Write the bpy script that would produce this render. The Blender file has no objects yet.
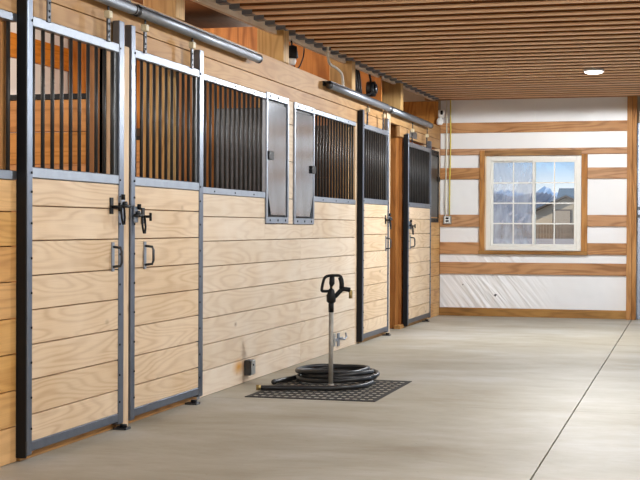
import bpy, bmesh, math, random
from mathutils import Vector, Matrix
random.seed(7)
C = bpy.context.scene.collection
PI = math.pi
CAMX, CAMZ = 3.112, 1.134          # the stall fronts stand in the plane x = 0, the aisle runs along +y
YE = 17.586                        # end wall
XR = 4.85                          # right wall

# ------------------------------------------------------------------ materials
def new_mat(name):
    m = bpy.data.materials.new(name); m.use_nodes = True
    nt = m.node_tree
    b = nt.nodes['Principled BSDF']
    return m, nt, b

def lin(c):
    return tuple(((v/12.92) if v <= .04045 else ((v+.055)/1.055)**2.4) for v in (x/255 for x in c)) + (1.0,)

def N(nt, kind, **kw):
    n = nt.nodes.new(kind)
    for k, v in kw.items(): setattr(n, k, v)
    return n

def math_n(nt, op, a, b=None, c=None, clamp=False):
    n = N(nt, 'ShaderNodeMath', operation=op); n.use_clamp = clamp
    for i, v in enumerate((a, b, c)):
        if v is None: continue
        if isinstance(v, (int, float)): n.inputs[i].default_value = v
        else: nt.links.new(v, n.inputs[i])
    return n.outputs[0]

def mix_n(nt, fac, a, b, mode='MIX'):
    n = N(nt, 'ShaderNodeMix', data_type='RGBA', blend_type=mode)
    for i, v in ((0, fac), (6, a), (7, b)):
        if isinstance(v, (int, float)): n.inputs[i].default_value = v
        elif isinstance(v, tuple): n.inputs[i].default_value = v
        else: nt.links.new(v, n.inputs[i])
    return n.outputs[2]

def obj_coords(nt, scale=(1, 1, 1), bid=True):
    tc = N(nt, 'ShaderNodeTexCoord')
    v = tc.outputs['Object']
    if bid:
        at = N(nt, 'ShaderNodeAttribute', attribute_name='bid')
        sc = N(nt, 'ShaderNodeVectorMath', operation='MULTIPLY')
        cb = N(nt, 'ShaderNodeCombineXYZ')
        for i in range(3): nt.links.new(at.outputs['Fac'], cb.inputs[i])
        nt.links.new(cb.outputs[0], sc.inputs[0]); sc.inputs[1].default_value = (13.1, 17.7, 15.3)
        ad = N(nt, 'ShaderNodeVectorMath', operation='ADD')
        nt.links.new(v, ad.inputs[0]); nt.links.new(sc.outputs[0], ad.inputs[1]); v = ad.outputs[0]
    m = N(nt, 'ShaderNodeVectorMath', operation='MULTIPLY')
    nt.links.new(v, m.inputs[0]); m.inputs[1].default_value = scale
    return m.outputs[0]

def noise(nt, vec, scale, detail=2.0, rough=.5, dist=0.0):
    n = N(nt, 'ShaderNodeTexNoise')
    n.inputs['Scale'].default_value = scale; n.inputs['Detail'].default_value = detail
    n.inputs['Roughness'].default_value = rough; n.inputs['Distortion'].default_value = dist
    nt.links.new(vec, n.inputs['Vector'])
    return n.outputs['Fac']

def ramp(nt, fac, stops):
    r = N(nt, 'ShaderNodeValToRGB')
    while len(r.color_ramp.elements) < len(stops): r.color_ramp.elements.new(.5)
    for e, (p, c) in zip(r.color_ramp.elements, stops):
        e.position = p; e.color = c if len(c) == 4 else (*c, 1)
    nt.links.new(fac, r.inputs[0])
    return r.outputs[0]

def bump(nt, b, h, strength=.2, dist=.01):
    bp = N(nt, 'ShaderNodeBump'); bp.inputs['Strength'].default_value = strength; bp.inputs['Distance'].default_value = dist
    nt.links.new(h, bp.inputs['Height']); nt.links.new(bp.outputs[0], b.inputs['Normal'])

def wood(name, axis, light, mid, dark, grain=.5, knots=.4, rings=11.0, tone=.25, rough=.6, across=6.5, stain=None):
    m, nt, b = new_mat(name)
    s = [1.0, 1.0, 1.0]; s['xyz'.index(axis)] = .11
    v = obj_coords(nt, tuple(s))
    n1 = noise(nt, v, across, 1.5, .45, .15)
    g = math_n(nt, 'SINE', math_n(nt, 'MULTIPLY', n1, rings*2*PI))
    g = math_n(nt, 'MULTIPLY_ADD', g, .5, .5)
    g = math_n(nt, 'POWER', g, 2.2)
    s2 = [1.0, 1.0, 1.0]; s2['xyz'.index(axis)] = .02
    fine = noise(nt, obj_coords(nt, tuple(s2)), 150, 2, .6)
    blot = noise(nt, obj_coords(nt, (1, 1, 1)), 1.9, 3, .55)
    col = ramp(nt, blot, [(.3, light), (.7, mid)])
    f = math_n(nt, 'MULTIPLY', g, math_n(nt, 'MULTIPLY', blot, grain*1.4), clamp=True)
    col = mix_n(nt, f, col, dark)
    f2 = math_n(nt, 'MULTIPLY', math_n(nt, 'SUBTRACT', fine, .45, clamp=True), grain*1.3, clamp=True)
    col = mix_n(nt, f2, col, dark)
    if knots:
        s3 = [1.0, 1.0, 1.0]; s3['xyz'.index(axis)] = .55
        vo = N(nt, 'ShaderNodeTexVoronoi'); vo.inputs['Scale'].default_value = 5.5
        nt.links.new(obj_coords(nt, tuple(s3)), vo.inputs['Vector'])
        sep = N(nt, 'ShaderNodeSeparateColor'); nt.links.new(vo.outputs['Color'], sep.inputs[0])
        on = math_n(nt, 'LESS_THAN', sep.outputs[0], knots)
        k = math_n(nt, 'SUBTRACT', 1.0, math_n(nt, 'DIVIDE', vo.outputs['Distance'], .13), clamp=True)
        k = math_n(nt, 'MULTIPLY', math_n(nt, 'POWER', k, 1.3), on)
        kd = tuple(c*.45 for c in dark[:3]) + (1,)
        col = mix_n(nt, math_n(nt, 'MULTIPLY', k, .85, clamp=True), col, kd)
    at = N(nt, 'ShaderNodeAttribute', attribute_name='bid')
    wn = N(nt, 'ShaderNodeTexWhiteNoise', noise_dimensions='1D'); nt.links.new(at.outputs['Fac'], wn.inputs['W'])
    hs = N(nt, 'ShaderNodeHueSaturation')
    nt.links.new(math_n(nt, 'MULTIPLY_ADD', wn.outputs['Value'], tone*.8, 1-tone*.5), hs.inputs['Value'])
    nt.links.new(math_n(nt, 'MULTIPLY_ADD', wn.outputs['Value'], -tone, 1+tone*.5), hs.inputs['Saturation'])
    nt.links.new(col, hs.inputs['Color'])
    out = hs.outputs[0]
    if stain:                                   # rust run beside a metal box, a mark with its own shape
        tc = N(nt, 'ShaderNodeTexCoord')
        for (sy, sz, ry, rz, cc, amt) in stain:
            sub = N(nt, 'ShaderNodeVectorMath', operation='SUBTRACT'); nt.links.new(tc.outputs['Object'], sub.inputs[0]); sub.inputs[1].default_value = (0, sy, sz)
            dv = N(nt, 'ShaderNodeVectorMath', operation='MULTIPLY'); nt.links.new(sub.outputs[0], dv.inputs[0]); dv.inputs[1].default_value = (0, 1/ry, 1/rz)
            ln = N(nt, 'ShaderNodeVectorMath', operation='LENGTH'); nt.links.new(dv.outputs[0], ln.inputs[0])
            k = math_n(nt, 'SUBTRACT', 1.0, ln.outputs['Value'], clamp=True)
            k = math_n(nt, 'MULTIPLY', k, math_n(nt, 'MULTIPLY', blot, amt*2), clamp=True)
            out = mix_n(nt, k, out, cc)
    nt.links.new(out, b.inputs['Base Color'])
    b.inputs['Roughness'].default_value = rough
    b.inputs['Specular IOR Level'].default_value = .25
    bump(nt, b, math_n(nt, 'ADD', g, fine), .12, .002)
    return m

def metal(name, col, rough=.35, metallic=1.0, mott=.2, streak=None, bumpy=0):
    m, nt, b = new_mat(name)
    v = obj_coords(nt, streak or (1, 1, 1), bid=False)
    n = noise(nt, v, 14, 4, .6)
    c2 = tuple(x*(1-mott) for x in col[:3]) + (1,)
    nt.links.new(ramp(nt, n, [(.35, c2), (.65, col)]), b.inputs['Base Color'])
    b.inputs['Metallic'].default_value = metallic
    b.inputs['Roughness'].default_value = rough
    if bumpy: bump(nt, b, noise(nt, v, 3, 2), bumpy, .02)
    return m

def plain(name, col, rough=.5, mott=.1, scale=20, spec=.4, bumpy=0):
    m, nt, b = new_mat(name)
    v = obj_coords(nt, bid=False)
    n = noise(nt, v, scale, 3)
    c2 = tuple(x*(1-mott) for x in col[:3]) + (1,)
    nt.links.new(ramp(nt, n, [(.3, c2), (.7, col)]), b.inputs['Base Color'])
    b.inputs['Roughness'].default_value = rough; b.inputs['Specular IOR Level'].default_value = spec
    if bumpy: bump(nt, b, n, bumpy, .01)
    return m

M = {}
PALE = dict(light=lin((231, 208, 178)), mid=lin((222, 194, 158)), dark=lin((164, 118, 74)))
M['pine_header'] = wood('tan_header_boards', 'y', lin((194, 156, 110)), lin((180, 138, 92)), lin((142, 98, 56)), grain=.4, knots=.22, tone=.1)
M['pine'] = wood('pale_pine_boards', 'y', lin((229, 213, 192)), lin((222, 200, 172)), lin((170, 128, 88)), grain=.26, knots=.22, tone=.12,
                 stain=[(9.36, .13, .16, .07, lin((206, 142, 40)), 1.0)])
M['pine_door'] = wood('pale_pine_door_boards', 'y', **PALE, grain=.34, knots=.28, tone=.10, rings=17, across=5.5)
M['pine_warm'] = wood('honey_pine_boards', 'y', lin((226, 182, 122)), lin((214, 162, 98)), lin((150, 96, 46)), grain=.4, knots=.2, tone=.12)
M['pine_v'] = wood('pale_pine_upright', 'z', **PALE, grain=.4, knots=.12, tone=.1)
M['timber_x'] = wood('brown_girt_timber', 'x', lin((200, 152, 106)), lin((178, 128, 84)), lin((106, 64, 34)), grain=.6, knots=.4, tone=.2)
M['timber_z'] = wood('brown_upright_timber', 'z', lin((190, 136, 76)), lin((172, 114, 54)), lin((104, 62, 20)), grain=.6, knots=.12, tone=.15)
M['post_wood'] = wood('yellow_brown_post_timber', 'z', lin((214, 178, 124)), lin((196, 156, 100)), lin((140, 98, 52)), grain=.5, knots=.08, tone=.06)
M['passage_wood'] = wood('orange_brown_passage_timber', 'z', lin((166, 108, 50)), lin((146, 88, 36)), lin((98, 54, 18)), grain=.6, knots=.08, tone=.06)
M['timber_y'] = wood('tan_sill_timber', 'y', lin((190, 146, 92)), lin((170, 122, 68)), lin((120, 78, 36)), grain=.5, knots=.1, tone=.1)
M['treated'] = wood('treated_olive_timber', 'x', lin((172, 126, 66)), lin((140, 96, 44)), lin((92, 58, 22)), grain=.6, knots=.2, tone=.2)
M['orange'] = wood('orange_stall_boards', 'x', lin((216, 160, 100)), lin((198, 138, 76)), lin((138, 82, 36)), grain=.5, knots=.25, tone=.15)
M['orange_y'] = wood('orange_loft_beam', 'y', lin((222, 150, 74)), lin((204, 126, 48)), lin((142, 76, 22)), grain=.5, knots=.2, tone=.1)
M['ply'] = wood('orange_plywood', 'z', lin((214, 144, 74)), lin((186, 112, 50)), lin((116, 58, 20)), grain=.8, knots=.05, rings=9, tone=.1, across=3.2)
M['brown'] = wood('brown_partition_boards', 'z', lin((172, 120, 70)), lin((146, 98, 52)), lin((92, 58, 26)), grain=.6, knots=.1, tone=.2)
M['joist'] = wood('joist_underside_lightened', 'x', lin((244, 204, 164)), lin((236, 190, 148)), lin((170, 120, 80)), grain=.06, knots=.0, tone=.12)  # lightened colour, stands in for light on the joist undersides
M['joist_shade'] = wood('joist_side_darkened', 'x', lin((150, 96, 52)), lin((132, 82, 42)), lin((96, 56, 26)), grain=.2, knots=0, tone=.12)  # darkened colour, stands in for shade on the joist sides
M['boards_shade'] = wood('darkened_stall_boards', 'x', lin((88, 70, 54)), lin((74, 58, 44)), lin((48, 36, 26)), grain=.4, knots=.1, tone=.2)  # dark colour in place of the dim light inside the stall
M['deck'] = wood('ceiling_deck_boards', 'y', lin((120, 78, 46)), lin((100, 62, 34)), lin((66, 38, 18)), grain=.4, knots=.1)
M['galv'] = metal('galvanised_steel', (.33, .36, .41, 1), .48, mott=.10)
M['galv_sheet'] = metal('galvanised_sheet', (.40, .43, .48, 1), .16, mott=.30, streak=(1, .35, .12), bumpy=.12)
M['galv_dimmed'] = metal('darkened_galvanised_stile', (.19, .215, .265, 1), .40, mott=.12)  # galvanised steel darkened in colour to stand in for its dark reflections
M['steel_dark'] = metal('dark_steel', (.10, .105, .115, 1), .42, mott=.3)
M['sheet_dark'] = metal('dark_grey_sheet', (.26, .26, .26, 1), .5, mott=.3)
M['bar'] = plain('dark_painted_bar', (.028, .027, .026, 1), .45, .3)
M['black'] = plain('black_paint', (.007, .007, .008, 1), .5, .2, spec=.25)
M['rubber'] = plain('black_rubber', (.016, .016, .017, 1), .42, .3, spec=.5)
M['mat'] = plain('worn_rubber_mat', (.018, .018, .018, 1), .6, .3)
M['vinyl'] = plain('white_vinyl', lin((228, 225, 217)), .4, .04)
M['white'] = plain('white_plastic', lin((235, 235, 232)), .4, .04)
M['conduit'] = plain('grey_white_conduit', lin((205, 200, 185)), .4, .1)
M['cable_white'] = plain('white_cable', lin((215, 210, 190)), .5, .05)
M['cable_yellow'] = plain('yellow_cable', lin((214, 196, 84)), .5, .05)
M['box_grey'] = metal('grey_box_steel', (.5, .51, .5, 1), .4, mott=.2)
M['brass'] = metal('brass', (.52, .38, .16, 1), .38, mott=.3)
M['pipe'] = metal('weathered_pipe', (.36, .335, .29, 1), .55, metallic=.25, mott=.3)
M['cream'] = plain('cream_zinc', lin((214, 200, 166)), .45, .2)
M['dirt'] = plain('dry_dirt_ground', lin((176, 156, 142)), .95, .25, .35)
M['siding'] = plain('tan_siding', lin((188, 170, 146)), .8, .08)
M['siding_dark'] = plain('darker_tan_door', lin((164, 146, 126)), .8, .08)
M['trimdark'] = plain('brown_trim', lin((92, 78, 68)), .8, .1)
M['shingle'] = plain('slate_grey_shingles', lin((98, 112, 124)), .9, .25, 2)
M['fence'] = plain('weathered_fence', lin((150, 126, 104)), .9, .3, 3)
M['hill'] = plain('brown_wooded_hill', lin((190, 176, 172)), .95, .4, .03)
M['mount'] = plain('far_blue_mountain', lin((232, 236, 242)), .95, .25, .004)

# concrete
m, nt, b = new_mat('broomed_concrete')
v = obj_coords(nt, (1, 1, 1), bid=False)
n1 = noise(nt, v, .55, 5, .6, .4); n2 = noise(nt, obj_coords(nt, (.6, 1.2, 1), bid=False), 1.3, 6, .7, .3)
n3 = noise(nt, obj_coords(nt, (.12, 1, 1), bid=False), 70, 2, .6); n4 = noise(nt, v, 28, 3, .7)
col = ramp(nt, math_n(nt, 'MULTIPLY_ADD', n2, .55, math_n(nt, 'MULTIPLY', n1, .45)), [(.36, lin((150, 139, 119))), (.5, lin((170, 163, 147))), (.64, lin((188, 185, 178)))])
col = mix_n(nt, math_n(nt, 'MULTIPLY', math_n(nt, 'SUBTRACT', n3, .45, clamp=True), .7, clamp=True), col, lin((140, 128, 108)))
sp = math_n(nt, 'MULTIPLY', math_n(nt, 'SUBTRACT', n4, .64, clamp=True), 4.5, clamp=True)
col = mix_n(nt, sp, col, lin((120, 104, 84)))
nt.links.new(col, b.inputs['Base Color']); b.inputs['Roughness'].default_value = .55; b.inputs['Specular IOR Level'].default_value = .3
bump(nt, b, math_n(nt, 'ADD', n3, n4), .15, .004)
M['concrete'] = m
M['joint'] = plain('dark_joint', lin((110, 98, 80)), .9, .2)

# insulation facing: white sheet with wrinkles
m, nt, b = new_mat('white_insulation_sheet')
v = obj_coords(nt, (1, 1, 1), bid=False)
mr = N(nt, 'ShaderNodeMapping'); mr.inputs['Rotation'].default_value = (0, math.radians(38), 0)
nt.links.new(v, mr.inputs['Vector'])
mp = N(nt, 'ShaderNodeVectorMath', operation='MULTIPLY'); mp.inputs[1].default_value = (10, 1, .9)
nt.links.new(mr.outputs[0], mp.inputs[0])
wr = noise(nt, mp.outputs[0], 1.3, 2, .5, .6)
bl = noise(nt, v, .8, 2)
dv = N(nt, 'ShaderNodeVectorMath', operation='DISTANCE'); nt.links.new(v, dv.inputs[0]); dv.inputs[1].default_value = (.62, YE, .25)
msk = math_n(nt, 'SUBTRACT', 1.0, math_n(nt, 'DIVIDE', dv.outputs['Value'], .85), clamp=True)
h = math_n(nt, 'ADD', math_n(nt, 'MULTIPLY', math_n(nt, 'POWER', wr, 2.0), math_n(nt, 'MULTIPLY', msk, 3.0)), noise(nt, v, 2.2, 2))
nt.links.new(ramp(nt, bl, [(.3, lin((227, 226, 225))), (.7, lin((236, 235, 234)))]), b.inputs['Base Color'])
b.inputs['Roughness'].default_value = .38; b.inputs['Specular IOR Level'].default_value = .4
bump(nt, b, h, .5, .05)
M['insul'] = m

def glass(name, rough, tint):
    m, nt, b = new_mat(name)
    nt.nodes.remove(b)
    out = nt.nodes['Material Output']
    gl = N(nt, 'ShaderNodeBsdfGlossy'); gl.inputs['Roughness'].default_value = max(rough, .02)
    if rough > 0:
        tr = N(nt, 'ShaderNodeBsdfRefraction'); tr.inputs['IOR'].default_value = 1.0 + 1e-3; tr.inputs['Roughness'].default_value = rough
        tr.inputs['IOR'].default_value = 1.35
    else:
        tr = N(nt, 'ShaderNodeBsdfTransparent')
    tr.inputs['Color'].default_value = tint
    mx = N(nt, 'ShaderNodeMixShader'); mx.inputs[0].default_value = .05
    nt.links.new(tr.outputs[0], mx.inputs[1]); nt.links.new(gl.outputs[0], mx.inputs[2])
    last = mx.outputs[0]
    if rough > 0:
        # chalky film on the pane: uneven, densest towards the lower rail
        v = obj_coords(nt, (1.6, 1, .5), bid=False)
        nn = noise(nt, v, 5, 4, .6, .4)
        df = N(nt, 'ShaderNodeBsdfTranslucent'); df.inputs['Color'].default_value = (.95, .96, .98, 1)
        d2 = N(nt, 'ShaderNodeBsdfDiffuse'); d2.inputs['Color'].default_value = (.75, .76, .78, 1)
        a = N(nt, 'ShaderNodeMixShader'); a.inputs[0].default_value = .5
        nt.links.new(df.outputs[0], a.inputs[1]); nt.links.new(d2.outputs[0], a.inputs[2])
        m2 = N(nt, 'ShaderNodeMixShader')
        nt.links.new(math_n(nt, 'MULTIPLY_ADD', nn, 1.1, -.22, clamp=True), m2.inputs[0])
        nt.links.new(last, m2.inputs[1]); nt.links.new(a.outputs[0], m2.inputs[2]); last = m2.outputs[0]
    nt.links.new(last, out.inputs['Surface'])
    return m
M['glass'] = glass('clear_glass', 0, (.95, .97, .97, 1))
M['film'] = glass('filmed_glass', .03, (.96, .97, .98, 1))

m, nt, b = new_mat('led_lens')
b.inputs['Emission Color'].default_value = (1, .97, .92, 1); b.inputs['Emission Strength'].default_value = 14
M['led'] = m

# ------------------------------------------------------------------ mesh builder
class MB:
    def __init__(s): s.bm = bmesh.new(); s.bid = s.bm.verts.layers.float.new('bid'); s.mats = []
    def _mi(s, mat):
        if mat not in s.mats: s.mats.append(mat)
        return s.mats.index(mat)
    def _mark(s, verts, mat, smooth=False):
        r = random.random()*9
        fs = set()
        for v in verts:
            v[s.bid] = r
            fs.update(v.link_faces)
        i = s._mi(mat)
        for f in fs: f.material_index = i; f.smooth = smooth
    def box(s, x0, x1, y0, y1, z0, z1, mat, bev=0):
        r = bmesh.ops.create_cube(s.bm, size=1)
        vs = r['verts']
        for v in vs:
            v.co = Vector((x0+(v.co.x+.5)*(x1-x0), y0+(v.co.y+.5)*(y1-y0), z0+(v.co.z+.5)*(z1-z0)))
        if bev:
            es = list({e for v in vs for e in v.link_edges})
            q = bmesh.ops.bevel(s.bm, geom=es, offset=bev, segments=1, affect='EDGES', profile=.5)
            vs = list({v for f in q['faces'] for v in f.verts} | {v for v in vs if v.is_valid})
        s._mark(vs, mat)
        return s
    def cyl(s, p0, p1, r, mat, n=10, r1=None, smooth=True):
        p0, p1 = Vector(p0), Vector(p1); d = p1-p0
        q = d.to_track_quat('Z', 'Y').to_matrix().to_4x4()
        res = bmesh.ops.create_cone(s.bm, cap_ends=True, segments=n, radius1=r, radius2=r if r1 is None else r1, depth=d.length,
                                    matrix=Matrix.Translation((p0+p1)/2) @ q)
        s._mark(res['verts'], mat, smooth)
        return s
    def tube(s, pts, r, mat, n=8, closed=False, rs=None):
        pts = [Vector(p) for p in pts]; rings = []
        L = len(pts); up = Vector((0.13, .21, .97)).normalized()
        for i, p in enumerate(pts):
            a = pts[(i-1) % L] if (closed or i) else p; c = pts[(i+1) % L] if (closed or i < L-1) else p
            t = (c-a).normalized()
            u = t.cross(up)
            if u.length < 1e-3: u = t.cross(Vector((1, 0, 0)))
            u.normalize(); w = t.cross(u); up = -w if w.dot(up) < 0 else w
            u = t.cross(up).normalized(); w = t.cross(u)
            rr = rs[i] if rs else r
            rings.append([s.bm.verts.new(p+(u*math.cos(2*PI*k/n)+w*math.sin(2*PI*k/n))*rr) for k in range(n)])
        for i in range(L if closed else L-1):
            A, B = rings[i], rings[(i+1) % L]
            for k in range(n): s.bm.faces.new((A[k], A[(k+1) % n], B[(k+1) % n], B[k]))
        if not closed:
            s.bm.faces.new(rings[0][::-1]); s.bm.faces.new(rings[-1])
        s._mark([v for r_ in rings for v in r_], mat, True)
        return s
    def prism(s, poly, axis, a0, a1, mat):
        def P(u, v, a): return {'x': (a, u, v), 'y': (u, a, v), 'z': (u, v, a)}[axis]
        A = [s.bm.verts.new(P(u, v, a0)) for u, v in poly]; B = [s.bm.verts.new(P(u, v, a1)) for u, v in poly]
        n = len(poly)
        s.bm.faces.new(A); s.bm.faces.new(B[::-1])
        for k in range(n): s.bm.faces.new((A[k], B[k], B[(k+1) % n], A[(k+1) % n]))
        s._mark(A+B, mat)
        return s
    def lathe(s, cx, cy, prof, mat, n=16):
        rings = [[s.bm.verts.new((cx+r*math.cos(2*PI*k/n), cy+r*math.sin(2*PI*k/n), z)) for k in range(n)] for r, z in prof]
        for A, B in zip(rings, rings[1:]):
            for k in range(n): s.bm.faces.new((A[k], A[(k+1) % n], B[(k+1) % n], B[k]))
        s.bm.faces.new(rings[0][::-1]); s.bm.faces.new(rings[-1])
        s._mark([v for r_ in rings for v in r_], mat, True)
        return s
    def build(s, name, parent=None, origin=None):
        bm = s.bm
        bmesh.ops.recalc_face_normals(bm, faces=bm.faces)
        xs = [v.co for v in bm.verts]
        if parent is not None: o0 = parent.matrix_world.translation if not parent.parent else WORLD[parent.name]
        elif origin is not None: o0 = Vector(origin)
        else:
            o0 = Vector(((min(c.x for c in xs)+max(c.x for c in xs))/2, (min(c.y for c in xs)+max(c.y for c in xs))/2, min(c.z for c in xs)))
        o0 = Vector(o0)
        for v in bm.verts: v.co -= o0
        me = bpy.data.meshes.new(name); bm.to_mesh(me); bm.free()
        for mt in s.mats: me.materials.append(M[mt])
        o = bpy.data.objects.new(name, me); C.objects.link(o)
        if parent is not None: o.parent = parent
        else: o.location = o0
        WORLD[o.name] = o0
        if parent is None: o.matrix_world = Matrix.Translation(o0)
        return o
WORLD = {}

def tag(o, label=None, cat=None, group=None, kind=None):
    if label: o['label'] = label
    if cat: o['category'] = cat
    if group: o['group'] = group
    if kind: o['kind'] = kind
    return o

def thing(name, loc, label, cat, group=None, kind=None):
    o = bpy.data.objects.new(name, None); C.objects.link(o)
    o.location = loc; o.empty_display_size = .1; o.matrix_world = Matrix.Translation(loc); WORLD[o.name] = Vector(loc)
    return tag(o, label, cat, group, kind)

def struct(name, mb, label=None):
    o = mb.build(name, origin=(0, 0, 0)); o['kind'] = 'structure'
    if label: o['label'] = label
    return o

def spline(pts, n=8, closed=False):
    pts = [Vector(p) for p in pts]; out = []; L = len(pts)
    for i in range(L if closed else L-1):
        if closed: a, b_, c, d = (pts[(i+k) % L] for k in (-1, 0, 1, 2))
        else: a, b_, c, d = pts[max(i-1, 0)], pts[i], pts[i+1], pts[min(i+2, L-1)]
        for k in range(n):
            t = k/n
            out.append(.5*((2*b_)+(c-a)*t+(2*a-5*b_+4*c-d)*t*t+(3*b_-a-3*c+d)*t**3))
    if not closed: out.append(pts[-1])
    return out

ORD = ['first', 'second', 'third', 'fourth', 'fifth', 'sixth', 'seventh', 'eighth', 'ninth', 'tenth', 'eleventh', 'twelfth', 'thirteenth',
       'fourteenth', 'fifteenth', 'sixteenth', 'seventeenth', 'eighteenth', 'nineteenth', 'twentieth', 'twenty-first', 'twenty-second', 'twenty-third',
       'twenty-fourth', 'twenty-fifth', 'twenty-sixth', 'twenty-seventh', 'twenty-eighth', 'twenty-ninth', 'thirtieth', 'thirty-first', 'thirty-second', 'thirty-third', 'thirty-fourth']

# ------------------------------------------------------------------ room shell
f = MB()
JX, JY = 2.43, [-1.2, 8.62, 13.6]
xs = [-3.75, JX, XR+.1]; ys = [-5.0]+JY+[YE+.12]
for i in range(2):
    for j in range(len(ys)-1):
        f.box(xs[i]+(.004 if i else 0), xs[i+1]-(.004 if i == 0 else 0), ys[j]+.002, ys[j+1]-.002, -.12, 0, 'concrete')
f.box(-3.75, XR+.1, -5, YE+.12, -.2, -.012, 'joint')
struct('floor', f, 'pale broomed concrete aisle floor with saw-cut joints')

LINES = [0.0, .172, .345, .52, .69, .865, 1.035, 1.2, 1.352]
w = MB()
def boards(mb, y0, y1, zs, mat='pine', x0=-.036, x1=0.0, gap=.005):
    # courses are butted end to end like real lumber where the run is long
    for a, c in zip(zs, zs[1:]):
        mb.box(x0, x1, y0, y1, a+gap/2, c-gap/2, mat, .0022)
    mb.box(x0-.012, x0+.004, y0, y1, zs[0], zs[-1], 'brown')
boards(w, 2.4, 5.99, LINES, 'pine_warm')
boards(w, 8.47, 10.98, LINES[:7]); boards(w, 9.975, 10.98, [1.035, 1.155])
boards(w, 8.47, 9.975, LINES[6:])
boards(w, 10.57, 10.745, [1.155, 1.36, 1.66, 1.96, 2.15], x1=-.002)
boards(w, 10.98, 12.897, LINES[:7]); boards(w, 10.98, 11.355, [1.035, 1.155])
boards(w, 11.355, 12.897, LINES[6:])
boards(w, 16.62, YE, LINES[:-1]+[1.3], 'pine_warm')
# header boards over the openings
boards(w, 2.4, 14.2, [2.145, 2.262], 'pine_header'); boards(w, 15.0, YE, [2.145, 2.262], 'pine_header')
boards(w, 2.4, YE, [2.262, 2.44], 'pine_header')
struct('wall_left', w, 'pale pine board stall front along the left of the aisle')

t = MB(); t.box(-.10, .05, 7.155, 7.235, 0, 2.145, 'pine_v', .004); struct('trim_1', t, 'pale wooden jamb between the two nearest sliding doors')
t = MB(); t.box(-.10, .0, 12.90, 13.03, 0, 2.145, 'pine_v', .004); struct('trim_2', t, 'pale wooden jamb between the grille and the third sliding door')
t = MB(); t.box(-.10, .03, 14.20, 14.36, 0, 2.42, 'pine_v', .004); struct('trim_3', t, 'pale wooden jamb at the near side of the passage opening')
t = MB(); t.box(-.12, -.04, 5.905, 5.99, 1.355, 2.145, 'timber_z', .004); struct('trim_4', t, 'pale wooden jamb beside the nearest door')
t = MB(); t.box(-.08, -.0, 16.60, 16.74, 1.3, 2.145, 'pine_v', .004); t.box(-.08, 0, 17.42, YE, 1.3, 2.145, 'pine_v', .004); struct('trim_5', t, 'pale wooden uprights around the end feed door')
# ledger that carries the ceiling joists
t = MB()
for a_, c_ in ((8.27, 10.465), (10.625, 12.745), (12.905, 15.045), (15.205, YE-.05)):
    zz = lambda y: 2.628+(y-8.2)*.0148
    t.prism([(a_, zz(a_)), (c_, zz(c_)), (c_, zz(c_)+.10), (a_, zz(a_)+.10)], 'x', -.095, -.06, 'pine')
struct('trim_6', t, 'pale ledger board that carries the ceiling joists')
t = MB(); t.box(-.2, XR, YE-.06, YE, 2.775, 2.87, 'timber_x'); struct('trim_7', t, 'brown beam along the top of the end wall')

# stalls behind
p = MB()
p.box(-3.74, -3.66, 2.4, YE, 0, 3.5, 'insul')
p.box(-3.66, -3.62, 2.4, YE, 2.87, 3.12, 'orange_y')
p.box(-3.66, -3.62, 2.4, YE, 1.05, 1.25, 'orange_y')
boards(p, 2.4, YE, [0, .2, .4, .6, .8, 1.05], 'orange_y', -3.66, -3.62)
struct('wall_stall_back', p, 'white rear wall of the stalls with an orange beam')
def partition(name, y, mat='orange', top=1.87, upright=True):
    q = MB()
    zs = [i*.1855 for i in range(11)]
    for a, c in zip(zs, zs[1:]): q.box(-3.64, -.06, y-.02, y+.02, a+.002, c-.002, mat, .002)
    q.box(-3.64, -.06, y-.028, y+.028, zs[-1], zs[-1]+.03, 'black')
    if upright: q.box(-.17, -.05, y-.045, y+.045, 0, 2.60, 'brown', .004)
    return q
struct('partition_wall_near', partition('', 3.5), 'board partition at the near end of the first stall')
struct('partition_wall_first', partition('', 7.2), 'orange board partition seen through the nearest door grille')
q = partition('', 10.70, upright=False)
for k in range(6): q.box(-1.25+k*.163, -1.25+(k+1)*.163-.004, 10.64, 10.67, 0, 2.5, 'brown', .002)
struct('partition_wall_second', q, 'brown board partition between the second and third stalls')
def plywall(y0, y1):
    q = MB()
    for k in range(3): q.box(-3.64+k*1.2, -3.64+(k+1)*1.2-.004 if k < 2 else -.04, y0, y1, 0, 3.3, 'ply')
    return q
q = plywall(14.215, 14.25)
for k in range(12): q.box(-3.6, -.05, 14.19, 14.213, k*.185+.002, (k+1)*.185-.002, 'boards_shade', .002)  # dark boards added so the stall looks shaded through the grille
struct('partition_wall_third', q, 'orange plywood wall at the near side of the passage')
q = MB()
q.box(-.22, -.015, 15.21, 15.35, 0, 2.262, 'passage_wood', .004)
for k in range(3): q.box(-3.64+k*1.15, -3.64+(k+1)*1.15-.004 if k < 2 else -.215, 15.24, 15.28, 0, 3.3, 'ply')
struct('partition_wall_passage', q, 'brown timber far side of the passage')
q = MB(); q.box(-1.25, -1.2, 14.26, 15.23, 0, 2.9, 'brown'); struct('partition_wall_back', q, 'brown end of the passage')
q = MB(); q.box(-3.64, -.0, YE-.05, YE-.012, 0, 2.62, 'ply'); q.box(-.9, -.02, YE-.09, YE-.05, 2.44, 2.76, 'timber_z'); struct('partition_wall_end', q, 'plywood lining in the last stall')
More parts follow.
